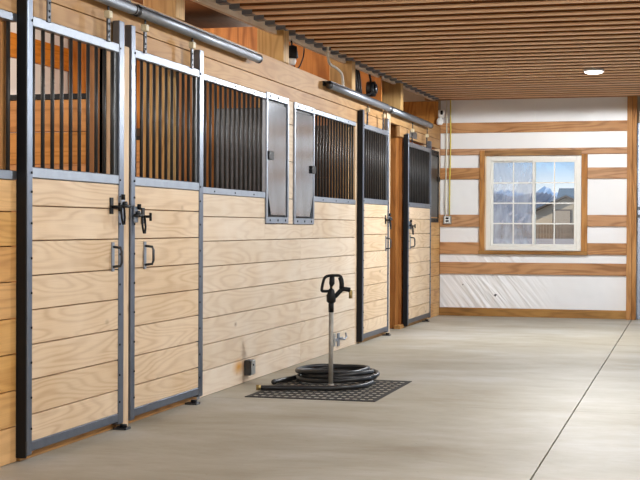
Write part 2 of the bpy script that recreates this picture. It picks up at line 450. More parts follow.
# roof, ceiling deck, right and end walls
q = MB(); q.box(-3.8, .0, 2.4, YE+.1, 3.5, 3.56, 'deck'); struct('roof', q, 'roof above the stalls')
q = MB(); q.box(-.06, -.02, 2.4, 8.2, 2.6, 3.5, 'ply'); q.box(-.09, -.06, 8.2, YE, 2.845, 3.5, 'ply'); struct('wall_loft', q, 'plywood upstand above the ledger board')
q = MB(); q.prism([(-5, 2.66), (YE+.1, 2.915), (YE+.1, 2.95), (-5, 2.70)], 'x', 0, XR+.1, 'deck'); struct('ceiling', q, 'brown board deck above the joists')
q = MB()
for k in range(15): q.box(XR, XR+.04, -5, 9.5, k*.19+.002, (k+1)*.19-.002, 'pine')
q.box(XR+.04, XR+.06, -5, 9.5, 0, 2.85, 'brown')
q.box(XR, XR+.06, 9.5, 16.8, 2.42, 2.9, 'brown'); q.box(XR, XR+.06, 16.8, YE, 0, 2.9, 'brown')
struct('wall_right', q, 'pine board wall on the right of the aisle with a wide doorway')

# end wall: white insulation sheet in two panels around the window opening, girts, post
WX0, WX1, WZ0, WZ1 = .597, 1.797, .845, 2.045
e = MB()
e.box(.0, WX0, YE, YE+.05, .09, 2.80, 'insul'); e.box(WX1, 2.38, YE, YE+.05, .09, 2.80, 'insul')
e.box(WX0, WX1, YE, YE+.05, .09, WZ0, 'insul'); e.box(WX0, WX1, YE, YE+.05, WZ1, 2.80, 'insul')
e.box(0, WX0, YE+.05, YE+.12, 0, 2.95, 'siding'); e.box(WX1, 2.48, YE+.05, YE+.12, 0, 2.95, 'siding'); e.box(WX0, WX1, YE+.05, YE+.12, 0, WZ0, 'siding'); e.box(WX0, WX1, YE+.05, YE+.12, WZ1, 2.95, 'siding')
e.box(2.48, XR+.1, YE+.05, YE+.12, 2.45, 2.95, 'siding'); e.box(-3.75, 0, YE, YE+.12, 0, 3.5, 'siding')
struct('wall_end', e, 'white insulation sheeting on the end wall around the window')
sm = MB()
sm.box(1.205, 1.213, YE-.004, YE+.001, 2.49, 2.775, 'white')
tag(sm.build('seam_tape'), 'thin white upright seam in the sheeting above the window', 'seam')
for (px, pz, lab) in ((.72, .27, 'small dark tear in the white sheeting below the window'), (.50, .60, 'tiny black hole in the sheeting just under the window sill'), (.30, .40, 'tiny dark puncture low in the sheeting near the corner')):
    tm = MB(); s_ = .022 if px == .72 else .011
    tm.prism([(px-s_, pz), (px-s_*.2, pz+s_*.7), (px+s_*1.1, pz+s_*.4), (px+s_*.4, pz-s_*.2), (px+s_*.2, pz-s_*.9)], 'y', YE-.004, YE+.001, 'black')
    tag(tm.build('tear'), lab, 'tear', 'tears in the white sheeting')

GIRT = 'brown girts nailed across the end wall'
def girt(x0, x1, z0, z1, label, mat='timber_x', d=.036):
    g = MB(); g.box(x0, x1, YE-d, YE, z0, z1, mat, .003)
    tag(g.build('wall_girt'), label, 'girt', GIRT)
girt(.0, 2.37, 2.35, 2.48, 'long brown girt, the topmost on the end wall')
girt(.0, 2.37, 2.065, 2.145, 'long brown girt touching the top of the window casing', d=.03)
girt(.0, .514, 1.755, 1.90, 'short girt left of the window level with its upper panes')
girt(.0, .514, 1.145, 1.30, 'short girt left of the window behind the grey outlet box')
girt(.0, .514, .795, .945, 'short girt left of the window at sill height')
girt(1.876, 2.37, 1.755, 1.895, 'short knotty girt right of the window level with its upper panes')
girt(1.876, 2.37, 1.155, 1.30, 'short girt right of the window level with its lower panes')
girt(1.876, 2.37, .80, .945, 'short girt right of the window at sill height')
girt(.0, 2.37, .54, .69, 'long dark knotty girt running below the window')
girt(.0, 2.37, .0, .105, 'olive treated base plank at the foot of the end wall', 'treated', .05)
pm = MB()
pm.box(2.362, 2.425, YE-.14, YE, 0, 2.80, 'timber_z', .003); pm.box(2.427, 2.48, YE-.135, YE+.0, 0, 2.80, 'timber_z', .003)
tag(pm.build('timber_post'), 'full-height brown double post at the right end of the window wall', 'post')

# sliding end door, pushed open: only its edge shows beyond the post
d = thing('door_1', (2.60, YE+.16, 0), 'white sliding end door just beyond the brown post', 'door', kind='structure')
k = MB(); k.box(2.49, 3.35, YE+.13, YE+.17, .05, 2.55, 'white', .004); k.build('door_panel', d)
k = MB(); k.box(2.486, 2.53, YE+.02, YE+.13, 0, 2.45, 'galv', .003); k.build('door_post', d)
for z in (1.27, 1.37):
    k = MB(); k.box(2.488, 2.56, YE+.0, YE+.02, z, z+.035, 'steel_dark', .003); k.build('strap', d)

# ------------------------------------------------------------------ window
wn = thing('window_1', ((WX0+WX1)/2, YE, WZ0), 'white vinyl sliding window with grid panes', 'window', kind='structure')
k = MB()
y0, y1 = YE-.02, YE+.06
fw = .058
k.box(WX0, WX0+fw, y0, y1, WZ0, WZ1, 'vinyl', .004); k.box(WX1-fw, WX1, y0, y1, WZ0, WZ1, 'vinyl', .004)
k.box(WX0+fw, WX1-fw, y0, y1, WZ0, WZ0+.06, 'vinyl', .004); k.box(WX0+fw, WX1-fw, y0, y1, WZ1-.06, WZ1, 'vinyl', .004)
k.build('window_frame', wn)
xm = (WX0+WX1)/2+.008
def sash(xa, xb, yc, glassmat, lab):
    z0, z1 = WZ0+.06, WZ1-.06
    s_ = MB(); b_ = .03
    s_.box(xa, xa+b_, yc-.016, yc+.016, z0, z1, 'vinyl', .003); s_.box(xb-b_, xb, yc-.016, yc+.016, z0, z1, 'vinyl', .003)
    s_.box(xa+b_, xb-b_, yc-.016, yc+.016, z0, z0+b_*.8, 'vinyl', .003); s_.box(xa+b_, xb-b_, yc-.016, yc+.016, z1-b_*.6, z1, 'vinyl', .003)
    so = s_.build('sash', wn)
    g_ = MB(); g_.box(xa+b_, xb-b_, yc-.003, yc+.003, z0+.024, z1-.018, glassmat); go = g_.build('pane', so); go['label'] = lab
    m_ = MB(); zc = [z0+.024+(z1-.018-z0-.024)*q/4 for q in (1, 2, 3)]; xc = (xa+xb)/2
    m_.box(xc-.008, xc+.008, yc-.009, yc+.009, z0+.02, z1-.015, 'vinyl')
    for z in zc: m_.box(xa+b_*.9, xb-b_*.9, yc-.0085, yc+.0085, z-.008, z+.008, 'vinyl')
    m_.build('muntin', so)
sash(WX0+fw, xm+.02, YE+.035, 'film', 'hazy pane filmed with dirt')
sash(xm-.02, WX1-fw, YE+.0, 'glass', 'clear pane')
k = MB(); k.box(.515, .578, YE-.05, YE, .80, 2.12, 'timber_z', .003); k.box(.580, .597, YE-.03, YE, .845, 2.06, 'pine_v'); struct('trim_8', k, 'brown casing board left of the window')
k = MB(); k.box(1.80, 1.875, YE-.05, YE, .80, 2.065, 'timber_z', .003); struct('trim_9', k, 'brown casing board right of the window')
k = MB(); k.box(.578, 1.80, YE-.05, YE, 2.052, 2.12, 'treated', .003); struct('trim_10', k, 'brown casing board over the window')
k = MB(); k.box(.51, 1.88, YE-.062, YE, .795, .842, 'treated', .003); struct('trim_11', k, 'brown sill board under the window')

# ------------------------------------------------------------------ stall fronts
def bar_obj(parent, y, z0, z1, x, r=.0105):
    k = MB(); k.cyl((x, y, z0), (x, y, z1), r, 'bar', 8); return k.build('bar', parent)

def bolts(k, x, pts, r=.006):
    for (y, z) in pts: k.cyl((x-.002, y, z), (x+.004, y, z), r, 'black', 6)

def stall_door(y0, y1, label, bars, latch_y, latch_side, latch_z, pull_y, hang, swl=.05, swr=.06, ext=.13, edge=True, ztop=2.145):
    t = thing('sliding_door', (.035, (y0+y1)/2, 0), label, 'stall door', 'sliding stall doors along the aisle', 'thing')
    xb, xf = .014, .057
    zb = .045
    zs = [.09, .222, .39, .56, .727, .893, 1.062, 1.23, 1.365]
    k = MB()
    for a, c in zip(zs, zs[1:]): k.box(xb+.004, xf-.006, y0+swl-.01, y1-swr+.01, a+.0026, c-.0026, 'pine_door', .0024)
    k.box(xb+.001, xb+.008, y0+swl-.01, y1-swr+.01, zs[0]-.01, zs[-1], 'brown')
    k.build('board_panel', t)
    bz = [(z0+z1)/2 for z0, z1 in zip(zs, zs[1:])]
    k = MB(); k.box(xb, xf, y0, y0+swl, .03, ztop+ext, 'galv_dimmed', .004); bolts(k, xf, [(y0+swl-.012, z) for z in bz+[1.39, 2.12]]); k.build('stile', t)
    k = MB(); k.box(xb, xf, y1-swr, y1, .03, ztop+ext, 'galv_dimmed', .004); bolts(k, xf, [(y1-swr+.012, z) for z in bz+[1.39, 2.12]]); k.build('stile', t)
    for nm, a, c in (('bottom_rail', zb, .092), ('mid_rail', 1.365, 1.418), ('top_rail', ztop-.05, ztop)):
        k = MB(); k.box(xb+.003, xf-.002, y0+swl, y1-swr, a, c, 'galv_dimmed' if nm == 'bottom_rail' else 'galv', .004); k.build(nm, t)
    if edge:
        k = MB(); k.box(.001, xf-.003, y0-.012, y0-.001, .02, ztop+ext-.01, 'black', .002)  # black strip laid along the near edge of the door
        k.box(xf-.012, xf-.001, y0-.011, y0, 0.03, .10, 'steel_dark'); k.build('edge_strip', t)
    ya, yb = y0+swl, y1-swr-.045
    for i in range(bars):
        bar_obj(t, ya+.045+(yb-ya-.05)*i/(bars-1), 1.41, ztop-.045, .034)
    k = MB(); k.box(.022, .046, y1-swr-.048, y1-swr, 1.418, ztop-.05, 'bar', .002); k.build('flat_bar', t)
    for hy in hang:
        k = MB(); k.box(xf-.002, xf+.008, hy-.018, hy+.018, ztop-.01, ztop+.12, 'steel_dark', .002)
        bolts(k, xf+.007, [(hy, ztop+.015), (hy, ztop+.045), (hy, ztop+.085)], .007)
        ho = k.build('hanger', t)
        k = MB(); k.box(.05, .084, hy-.04, hy+.005, ztop+.115, ztop+.155, 'cream', .004); k.cyl((.068, hy-.018, ztop+.15), (.068, hy-.018, 2.326), .006, 'steel_dark', 6); k.build('roller_block', ho)
    # latch: plate, sliding bolt with knob, swinging loop
    s_ = latch_side
    k = MB(); k.box(xf, xf+.012, latch_y-.028, latch_y+.028, latch_z-.045, latch_z+.045, 'galv', .003)
    k.cyl((xf+.012, latch_y, latch_z+.01), (xf+.034, latch_y, latch_z+.01), .012, 'steel_dark', 8)
    lo = k.build('latch', t)
    k = MB(); k.cyl((xf+.026, latch_y-.06*s_*1.0, latch_z-.005), (xf+.026, latch_y+.055*s_, latch_z-.005), .009, 'black', 8)
    k.cyl((xf+.02, latch_y+.02*s_, latch_z+.03), (xf+.02, latch_y+.02*s_, latch_z+.06), .012, 'black', 8); k.build('bolt', lo)
    k = MB(); k.cyl((xf-.005, latch_y+.13*s_, latch_z-.01), (xf+.05, latch_y+.13*s_, latch_z-.01), .008, 'black', 8)
    k.cyl((xf+.045, latch_y+.13*s_, latch_z-.035), (xf+.045, latch_y+.13*s_, latch_z+.012), .008, 'black', 8); k.box(xf-.007, xf+.002, latch_y+.13*s_-.02, latch_y+.13*s_+.02, latch_z-.05, latch_z+.04, 'black', .002)
    k.build('knob', lo)
    k = MB(); ly = latch_y+.055*s_
    k.tube([(xf+.03, ly-.02, latch_z), (xf+.036, ly-.022, latch_z-.07), (xf+.038, ly-.01, latch_z-.105), (xf+.038, ly+.01, latch_z-.105), (xf+.036, ly+.022, latch_z-.07), (xf+.03, ly+.024, latch_z-.01)], .0062, 'black', 6); k.build('loop', lo)
    k = MB(); k.box(xf-.007, xf+.002, pull_y-.016, pull_y+.016, .885, 1.045, 'galv', .002)
    k.tube([(xf, pull_y, .91), (xf+.042, pull_y+.004, .915), (xf+.05, pull_y+.004, .935), (xf+.05, pull_y+.004, .995), (xf+.042, pull_y+.004, 1.015), (xf, pull_y, 1.02)], .0075, 'steel_dark', 8)
    k.build('pull_handle', t)
    return t

stall_door(5.99, 7.15, 'sliding stall door nearest the camera, beside the black edge strip at far left', 10, 7.11, -1, 1.25, 7.0, (6.2, 6.92), swr=.07)
stall_door(7.25, 8.45, 'sliding stall door with a long galvanised track above, beside the plain wooden jamb', 11, 7.30, 1, 1.20, 7.46, (7.44, 8.22), swl=.06, swr=.075, edge=False)
stall_door(12.98, 14.19, 'narrow-looking sliding stall door at the near side of the dark passage', 11, 14.15, -1, 1.22, 14.04, (13.14, 13.86), swr=.06)
stall_door(15.21, 16.64, 'farthest sliding stall door, between the passage and the end wall', 13, 15.25, 1, 1.16, 15.34, (15.4, 16.3), ztop=2.10, ext=.09)

def grille(y0, y1, n, label, z0=1.352, zt=2.145):
    t = thing('stall_grille', (0, (y0+y1)/2, z0), label, 'grille', 'barred grilles in the stall fronts')
    k = MB(); k.box(-.036, .006, y0, y1, z0, z0+.045, 'galv', .003); bolts(k, .006, [(y0+(y1-y0)*q, z0+.02) for q in (.2, .5, .8)]); k.build('bottom_rail', t)
    k = MB(); k.box(-.036, .006, y0, y1, zt-.04, zt, 'galv', .003); bolts(k, .006, [(y0+(y1-y0)*q, zt-.02) for q in (.2, .5, .8)]); k.build('top_rail', t)
    for i in range(n): bar_obj(t, y0+.05+(y1-y0-.1)*i/(n-1), z0+.04, zt-.035, -.015)
    return t
grille(2.5, 5.975, 34, 'barred grille left of the nearest stall door, cut off by the photo edge')
grille(8.52, 9.97, 14, 'barred grille above pale boards between the second door and the feed doors')
grille(11.36, 12.89, 15, 'barred grille above pale boards between the feed doors and the third stall door')
k = MB(); k.box(-.03, .012, 8.462, 8.515, .0, 2.27, 'galv', .003)
tag(k.build('corner_angle'), 'thin upright galvanised angle at the far edge of the second stall door', 'angle')

def feed_door(y0, y1, z0, z1, label, cut, mats=('galv', 'galv_sheet'), latch_z=1.68, thick=.05):
    t = thing('feed_door', (0, (y0+y1)/2, z0), label, 'feed door', 'sheet metal feed doors')
    fr, sh = mats
    k = MB(); fwid = .03
    k.box(-.03, .012, y0, y1, z0, z0+.05, fr, .003); k.box(-.03, .012, y0, y1, z1-.05, z1, fr, .003)
    k.box(-.03, .014, y0, y0+fwid, z0+.05, z1-.05, fr, .003); k.box(-.03, .014, y1-fwid, y1, z0+.05, z1-.05, fr, .003)
    w_ = y1-y0
    bolts(k, .012, [(y0+w_*q, z) for q in (.15, .5, .85) for z in (z0+.025, z1-.025)], .009)
    k.build('frame', t)
    k = MB(); k.box(-.034, -.01, y0+fwid, y1-fwid, z0+.05, z1-.05, 'black'); k.build('backing', t)
    a, c = y0+fwid+.008, y1-fwid-.05
    if cut == 'far': a, c = y0+fwid+.008, y1-fwid-.01
    zb, zt = z0+.065, z1-.075
    poly = [(a, zb), (c, zb), (c, zt), (a, zt)]
    if cut == 'near': poly = [(a+.085, zb), (c, zb), (c, zt), (a, zt), (a, zb+.17)]
    if cut == 'far': poly = [(a, zb), (c-.10, zb), (c, zb+.18), (c, zt), (a, zt)]
    k = MB(); k.prism(poly, 'x', -.008, .010, sh); k.build('panel', t)
    ly = y0+fwid+.05 if cut == 'near' else y1-fwid-.03
    k = MB(); k.box(.008, .026, ly-.06, ly+.06, latch_z-.032, latch_z+.032, 'black', .003); lo = k.build('latch', t)
    k = MB(); k.cyl((.02, ly-.06, latch_z), (.02, ly-.06+.05, latch_z+.02), .007, 'steel_dark', 8); k.build('knob', lo)
    return t
feed_door(9.98, 10.575, 1.16, 2.16, 'bright sheet metal feed door left of the narrow wooden strip, latch on its left', 'near')
feed_door(10.745, 11.355, 1.155, 2.15, 'bright sheet metal feed door right of the narrow wooden strip, latch on its right', 'far', latch_z=1.62)
feed_door(16.75, 17.41, 1.20, 2.105, 'dark framed feed door beside the end wall corner', 'plain', ('black', 'steel_dark'), 1.75)

k = MB(); k.box(-.56, -.06, 10.43, 10.46, .95, 2.08, 'steel_dark', .004)
k.box(-.56, -.06, 10.30, 10.43, .95, .98, 'steel_dark'); k.box(-.56, -.53, 10.43, 10.46, 0, .95, 'sheet_dark'); k.box(-.09, -.06, 10.43, 10.46, 0, .95, 'sheet_dark'); tag(k.build('hay_feeder'), 'dark metal corner feeder standing behind the bars left of the feed doors', 'feeder')

# tracks
def track(y0, y1, z, label):
    t = thing('door_track', (.07, (y0+y1)/2, z), label, 'door track', 'round tracks the stall doors hang from')
    k = MB(); k.tube([(.068, y0, z), (.068, y1, z)], .031, 'galv', 14); k.build('rail', t)
    k = MB(); k.box(.0, .075, y0+.02, y1-.04, z+.030, z+.040, 'steel_dark', .002); k.box(.0, .008, y0+.02, y1-.04, z+.0, z+.04, 'steel_dark'); k.build('cover_plate', t)
    for y in (y0, y1):
        k = MB(); k.cyl((.068, y-.012, z), (.068, y+.012, z), .034, 'steel_dark', 14); k.build('end_cap', t)
track(4.75, 7.24, 2.36, 'galvanised track over the nearest stall door, at the very top of the view')
track(7.30, 9.58, 2.36, 'galvanised track running from the second door over the near grille')
track(11.64, 14.10, 2.375, 'galvanised track over the third stall door and the grille beside it')
track(14.17, 16.5, 2.37, 'galvanised track over the passage and the farthest stall door')

# posts behind the header
def post(y0, y1, label, low='post_wood'):
    k = MB(); top = 2.84 if y0 > 8.3 else 2.62
    k.box(-.225, -.052, y0, y1, 0, 2.444, low, .004)
    k.box(-.225, -.004, y0, y1, 2.444, top, 'post_wood', .004)
    tag(k.build('timber_post'), label, 'post', 'timber posts rising behind the header boards')
post(8.10, 8.26, 'timber post behind the header above the second door track')
post(10.47, 10.62, 'broad timber post above the two bright feed doors')
post(12.75, 12.90, 'timber post behind the middle track, beside the bent conduit')
post(15.05, 15.20, 'timber post above the passage, farthest from the camera', 'passage_wood')

# small fittings under and on the wall
def guide(y, label):
    t = thing('door_guide', (.06, y, 0), label, 'door guide', 'floor guides under the stall doors')
    k = MB(); k.box(.02, .10, y-.035, y+.035, 0, .012, 'steel_dark', .002); k.build('base_plate', t)
    k = MB(); k.cyl((.07, y, .012), (.07, y, .028), .02, 'black', 10); k.build('roller', t)
guide(7.12, 'black floor guide at the foot of the nearest stall door')
guide(8.25, 'black floor guide under the second stall door')
guide(14.08, 'black floor guide under the third stall door beside the passage')
guide(16.3, 'black floor guide under the farthest stall door')
for (a, c, lab) in ((6.0, 7.15, 'orange plank sill on the floor under the nearest door'), (7.24, 8.46, 'orange plank sill on the floor under the second door'), (13.03, 14.2, 'plank sill on the floor under the third door'), (15.0, 16.62, 'plank sill on the floor under the farthest door')):
    k = MB(); k.box(-.06, .012, a, c, 0, .042, 'timber_y', .003); tag(k.build('sill_plank'), lab, 'sill', 'plank sills under the stall doors')

t = thing('wall_box', (0, 9.54, .055), 'small dark metal box low on the boards with a rust stain', 'outlet box')
k = MB(); k.box(0, .05, 9.48, 9.585, .055, .165, 'steel_dark', .004); k.build('box_body', t)
k = MB(); k.box(.05, .056, 9.49, 9.58, .06, .16, 'box_grey', .002); k.cyl((.056, 9.53, .13), (.06, 9.53, .13), .008, 'black', 6); k.build('cover', t)
t = thing('wall_bracket', (0, 12.18, .05), 'small pale metal hook bracket low on the boards behind the hydrant', 'bracket')
k = MB(); k.box(0, .012, 12.06, 12.11, .05, .17, 'box_grey', .002); k.box(0, .012, 12.20, 12.27, .04, .16, 'galv', .002); k.box(0, .01, 12.06, 12.4, .09, .115, 'galv', .002); k.build('plate', t)
k = MB(); k.tube([(.01, 12.25, .11), (.05, 12.28, .10), (.06, 12.33, .12), (.04, 12.38, .15)], .008, 'galv', 6); k.build('hook', t)
k = MB(); k.box(0, .01, 15.55, 15.95, 2.17, 2.25, 'sheet_dark', .002); tag(k.build('name_plate'), 'blank grey plate on the header above the farthest stall door', 'plate')

# ------------------------------------------------------------------ ceiling joists
t0 = 17.33; n = 0
while t0 > 8.25:
    zb = 2.775-.0105*(YE-t0)
    t = thing('ceiling_joist', (2.4, t0, zb), '%s ceiling joist counted from the end wall, underside lightened as if lit, over the aisle' % ORD[n], 'joist', 'ceiling joists across the aisle')
    k = MB(); k.box(-.055, XR-.002, t0-.034, t0+.034, zb+.011, zb+.16, 'joist_shade', .002); k.build('beam', t)
    k = MB(); k.box(.022, XR-.002, t0-.045, t0+.045, zb, zb+.011, 'joist', .001); k.build('lit_strip', t)['label'] = 'added pale strip standing for the lit joist underside'  # pale strip added to imitate a lit underside
    k = MB(); k.box(-.058, .02, t0-.047, t0-.0425, zb-.004, zb+.10, 'galv'); k.box(-.058, .02, t0+.0425, t0+.047, zb-.004, zb+.10, 'galv'); k.box(-.058, .02, t0-.047, t0+.047, zb-.006, zb-.001, 'galv'); k.build('joist_hanger', t)
    t0 -= .2855; n += 1

def ceiling_light(x, y, label, W):
    z = 2.775-.0105*(YE-y)
    t = thing('ceiling_light', (x, y, z), label, 'ceiling light', 'round ceiling lights along the aisle')
    k = MB(); k.lathe(x, y, [(.105, z-.002), (.105, z-.02), (.098, z-.026), (.092, z-.026)], 'white', 24); k.build('housing', t)
    k = MB(); k.lathe(x, y, [(.09, z-.027), (.088, z-.034), (.07, z-.04), (.02, z-.042)], 'led', 24); k.build('diffuser', t)
    L = bpy.data.lights.new('puck_lamp', 'SPOT'); L.energy = W; L.color = (.94, .975, 1)
    L.spot_size = math.radians(179); L.spot_blend = .02; L.shadow_soft_size = .09
    o = bpy.data.objects.new('puck_lamp', L); C.objects.link(o); o.location = (x, y, z-.09)
ceiling_light(2.17, 14.15, 'glowing round ceiling light near the end wall', 540)
for y, W, lab in ((9.0, 300, 'added ceiling light over the hydrant, unseen above the frame'), (4.4, 290, 'added ceiling light above the nearest door, unseen above the frame'), (-.6, 340, 'added ceiling light, unseen behind the camera')):  # extra lights added out of view to brighten the aisle
    ceiling_light(3.0, y, lab, W)

def stall_fill(x, y, z, W, col=(1, .92, .80)):  # unseen fill light added to brighten a stall interior
    L = bpy.data.lights.new('stall_fill', 'POINT'); L.shadow_soft_size = .12; L.energy = W; L.color = col
    o = bpy.data.objects.new('stall_fill', L); C.objects.link(o); o.location = (x, y, z)
STALL_W = 190
for y, q in ((5.4, 1.0), (9.0, .5), (12.6, .45), (16.4, .2)):
    stall_fill(-2.0, y, 2.95, STALL_W*q)

# barn light and cord in the openings above the header
t = thing('barn_light', (-.06, 10.90, 2.465), 'black caged barn light on the post above the feed doors', 'lamp')
lx, ly = -.06, 10.90
k = MB(); k.lathe(lx, ly, [(.02, 2.63), (.042, 2.62), (.05, 2.57), (.055, 2.53), (.04, 2.52)], 'black', 12); k.build('housing', t)
k = MB(); k.lathe(lx, ly, [(.034, 2.52), (.038, 2.50), (.03, 2.475), (.01, 2.465)], 'white', 12); k.build('bulb', t)
k = MB(); k.tube(spline([(lx, ly, 2.62), (lx-.01, ly-.03, 2.70), (lx-.03, ly-.2, 2.72), (lx-.06, 10.64, 2.70)]), .008, 'black', 6); k.build('arm', t)
k = MB(); k.tube(spline([(lx, ly+.04, 2.53), (lx-.02, ly+.15, 2.465), (lx-.04, ly+.35, 2.49), (lx-.06, ly+.55, 2.60), (lx-.07, ly+.62, 2.70)]), .006, 'black', 6); k.build('cord', t)
t = thing('cord_reel', (-.1, 14.0, 2.46), 'black cord reel hung in the opening above the middle track', 'reel')
k = MB(); k.cyl((-.14, 14.0, 2.575), (-.06, 14.0, 2.575), .08, 'black', 18); k.cyl((-.06, 14.0, 2.575), (-.04, 14.0, 2.575), .05, 'steel_dark', 14); k.build('drum', t)
k = MB(); k.tube(spline([(-.09, 13.95, 2.64), (-.085, 13.85, 2.71), (-.08, 13.75, 2.80)]), .012, 'black', 6); k.build('bracket_arm', t)
k = MB()
for q in range(4):
    k.tube(spline([(-.10-.008*q, 13.22+.06*q, 2.80), (-.10, 13.2+.09*q, 2.66), (-.09, 13.26+.08*q, 2.50), (-.09, 13.42+.06*q, 2.465), (-.08, 13.75, 2.49), (-.08, 13.93, 2.53)]), .011, 'black', 6)
k.build('cord', t)

k = MB(); k.tube(spline([(.03, 11.72, 2.735), (.02, 11.76, 2.66), (.0, 11.9, 2.595), (-.01, 12.18, 2.585), (-.01, 12.36, 2.56), (-.01, 12.42, 2.50), (-.01, 12.43, 2.43)], 6), .013, 'conduit', 8)
tag(k.build('conduit_pipe'), 'pale conduit bent down from the ledger onto the header', 'conduit')

# cables, outlet and camera at the end wall
k = MB(); k.tube([(.085, YE-.045, 2.78), (.088, YE-.045, 2.3), (.08, YE-.045, 1.8), (.075, YE-.045, 1.28)], .0075, 'cable_white', 6)
tag(k.build('white_cable'), 'white cable running down the end wall to the outlet box', 'cable')
k = MB(); k.tube([(.135, YE-.045, 2.78), (.14, YE-.045, 2.3), (.132, YE-.045, 1.8), (.128, YE-.045, 1.28)], .0085, 'cable_yellow', 6)
tag(k.build('yellow_cable'), 'yellow cable running down the end wall to the outlet box', 'cable')
t = thing('outlet_box', (.1, YE-.036, 1.18), 'grey outlet box on the short girt at the foot of two cables', 'outlet')
k = MB(); k.box(.055, .155, YE-.085, YE-.037, 1.18, 1.285, 'box_grey', .004); k.build('box_body', t)
k = MB()
for z in (1.205, 1.24): k.box(.085, .125, YE-.089, YE-.085, z, z+.025, 'black', .002)
k.box(.07, .14, YE-.087, YE-.084, 1.195, 1.275, 'white', .002); k.build('socket', t)
t = thing('security_camera', (.03, YE-.15, 2.5), 'white security camera in the corner above the end feed door', 'camera')
k = MB(); k.box(-.0, .075, YE-.19, YE-.10, 2.545, 2.64, 'white', .012); k.build('body', t)
k = MB(); k.box(.03, .062, YE-.197, YE-.19, 2.575, 2.63, 'black', .006); k.build('lens', t)
k = MB(); k.lathe(.015, YE-.15, [(.03, 2.45), (.042, 2.47), (.04, 2.51), (.02, 2.545)], 'white', 14); k.build('mount', t)

# ------------------------------------------------------------------ hydrant, mat, hose
HX, HY = .68, 9.37
ex = Vector((.966, .259, 0))     # the handle lies across the view
def hp(u, z, v=0): return (HX+ex.x*u-ex.y*v, HY+ex.y*u+ex.x*v, z)
t = thing('yard_hydrant', (HX, HY, 0), 'standing water hydrant with black loop handle on the perforated mat', 'hydrant')
k = MB(); k.cyl((HX, HY, 0), (HX, HY, .56), .0165, 'pipe', 14); k.cyl((HX, HY, .0), (HX, HY, .03), .022, 'pipe', 14); k.build('pipe', t)
k = MB(); k.cyl((HX, HY, .535), (HX, HY, .605), .0195, 'black', 12)
k.lathe(HX, HY, [(.022, .60), (.033, .61), (.034, .655), (.027, .668), (.022, .69), (.014, .70)], 'black', 14)
k.tube(spline([hp(.0, .63), hp(.03, .648), hp(.06, .68), hp(.085, .697), hp(.135, .692)], 5), .016, 'black', 10)
hd = k.build('head', t)
k = MB(); k.tube([hp(.137, .692), hp(.137, .68), hp(.137, .655), hp(.137, .632)], .012, 'brass', 10, rs=[.010, .013, .0125, .014]); k.cyl(hp(.06, .712), hp(.135, .700), .006, 'brass', 6); k.build('nozzle', hd)
k = MB(); k.tube(spline([hp(-.005, .683), hp(-.058, .682), hp(-.066, .695), hp(-.058, .74), hp(-.046, .775), hp(-.02, .790), hp(.025, .793), hp(.06, .79), hp(.072, .77), hp(.078, .73), hp(.078, .695)], 5), .0105, 'black', 8)
k.tube([hp(.062, .782), hp(.070, .76), hp(.074, .73), hp(.072, .70)], .018, 'black', 8)
k.build('handle', t)
k = MB(); k.tube([hp(.0, .69), hp(.0, .715), hp(.004, .735), hp(.006, .785)], .012, 'black', 10, rs=[.008, .010, .020, .018]); k.cyl(hp(.002, .705), hp(.002, .73), .009, 'brass', 8); k.build('plunger', t)

k = MB()
mx0, mx1, my0, my1 = .27, 1.145, 8.70, 9.925
st = .0525
for i in range(-9, 10):
    x = HX+(i+.5)*st
    if mx0 <= x <= mx1: k.box(x-.008, x+.008, my0, my1, .0005, .0045, 'mat', 0)
for j in range(-6, 6):
    y = HY+(j+.5)*.115
    if my0 < y < my1: k.box(mx0, mx1, y-.019, y+.019, .0005, .0042, 'mat', 0)
for x in (mx0, mx1): k.box(x-.006, x+.006, my0-.006, my1+.006, .0005, .0046, 'mat', 0)
for y in (my0, my1): k.box(mx0, mx1, y-.006, y+.006, .0005, .0046, 'mat', 0)
tag(k.build('drainage_mat'), 'black perforated rubber drainage mat around the hydrant foot', 'mat')

t = thing('garden_hose', (.62, 9.70, .005), 'black hose coiled on the mat around the hydrant with two loose ends', 'hose')
pts = [(.245, 9.05, .024), (.42, 9.10, .022), (.62, 9.15, .022), (.80, 9.22, .022), (.90, 9.36, .022), (.925, 9.58, .023)]
cx, cy = .615, 9.735
turns = 4
for q in range(turns*14):
    a = -.15+q*2*PI/14; r = .255-.035*math.sin(q*.37)-.012*(q/14 % 2); lay = .027+.017*(q/14)
    pts.append((cx+(r+.02)*math.cos(a)*1.02, cy+r*math.sin(a)*1.10, lay+.006*math.sin(q*1.1)))
last = pts[-1]
pts += [(.82, 9.93, .092), (.60, 10.02, .085), (.40, 9.93, .06), (.32, 9.78, .026), (.27, 9.58, .023), (.25, 9.42, .023)]
k = MB(); k.tube(spline(pts, 4), .0165, 'rubber', 8); k.build('hose_tube', t)
k = MB(); k.cyl((.232, 9.045, .024), (.262, 9.056, .024), .019, 'brass', 10); k.build('coupling', t)
k = MB(); k.cyl((.25, 9.40, .024), (.25, 9.44, .024), .019, 'steel_dark', 10); k.build('nozzle', t)

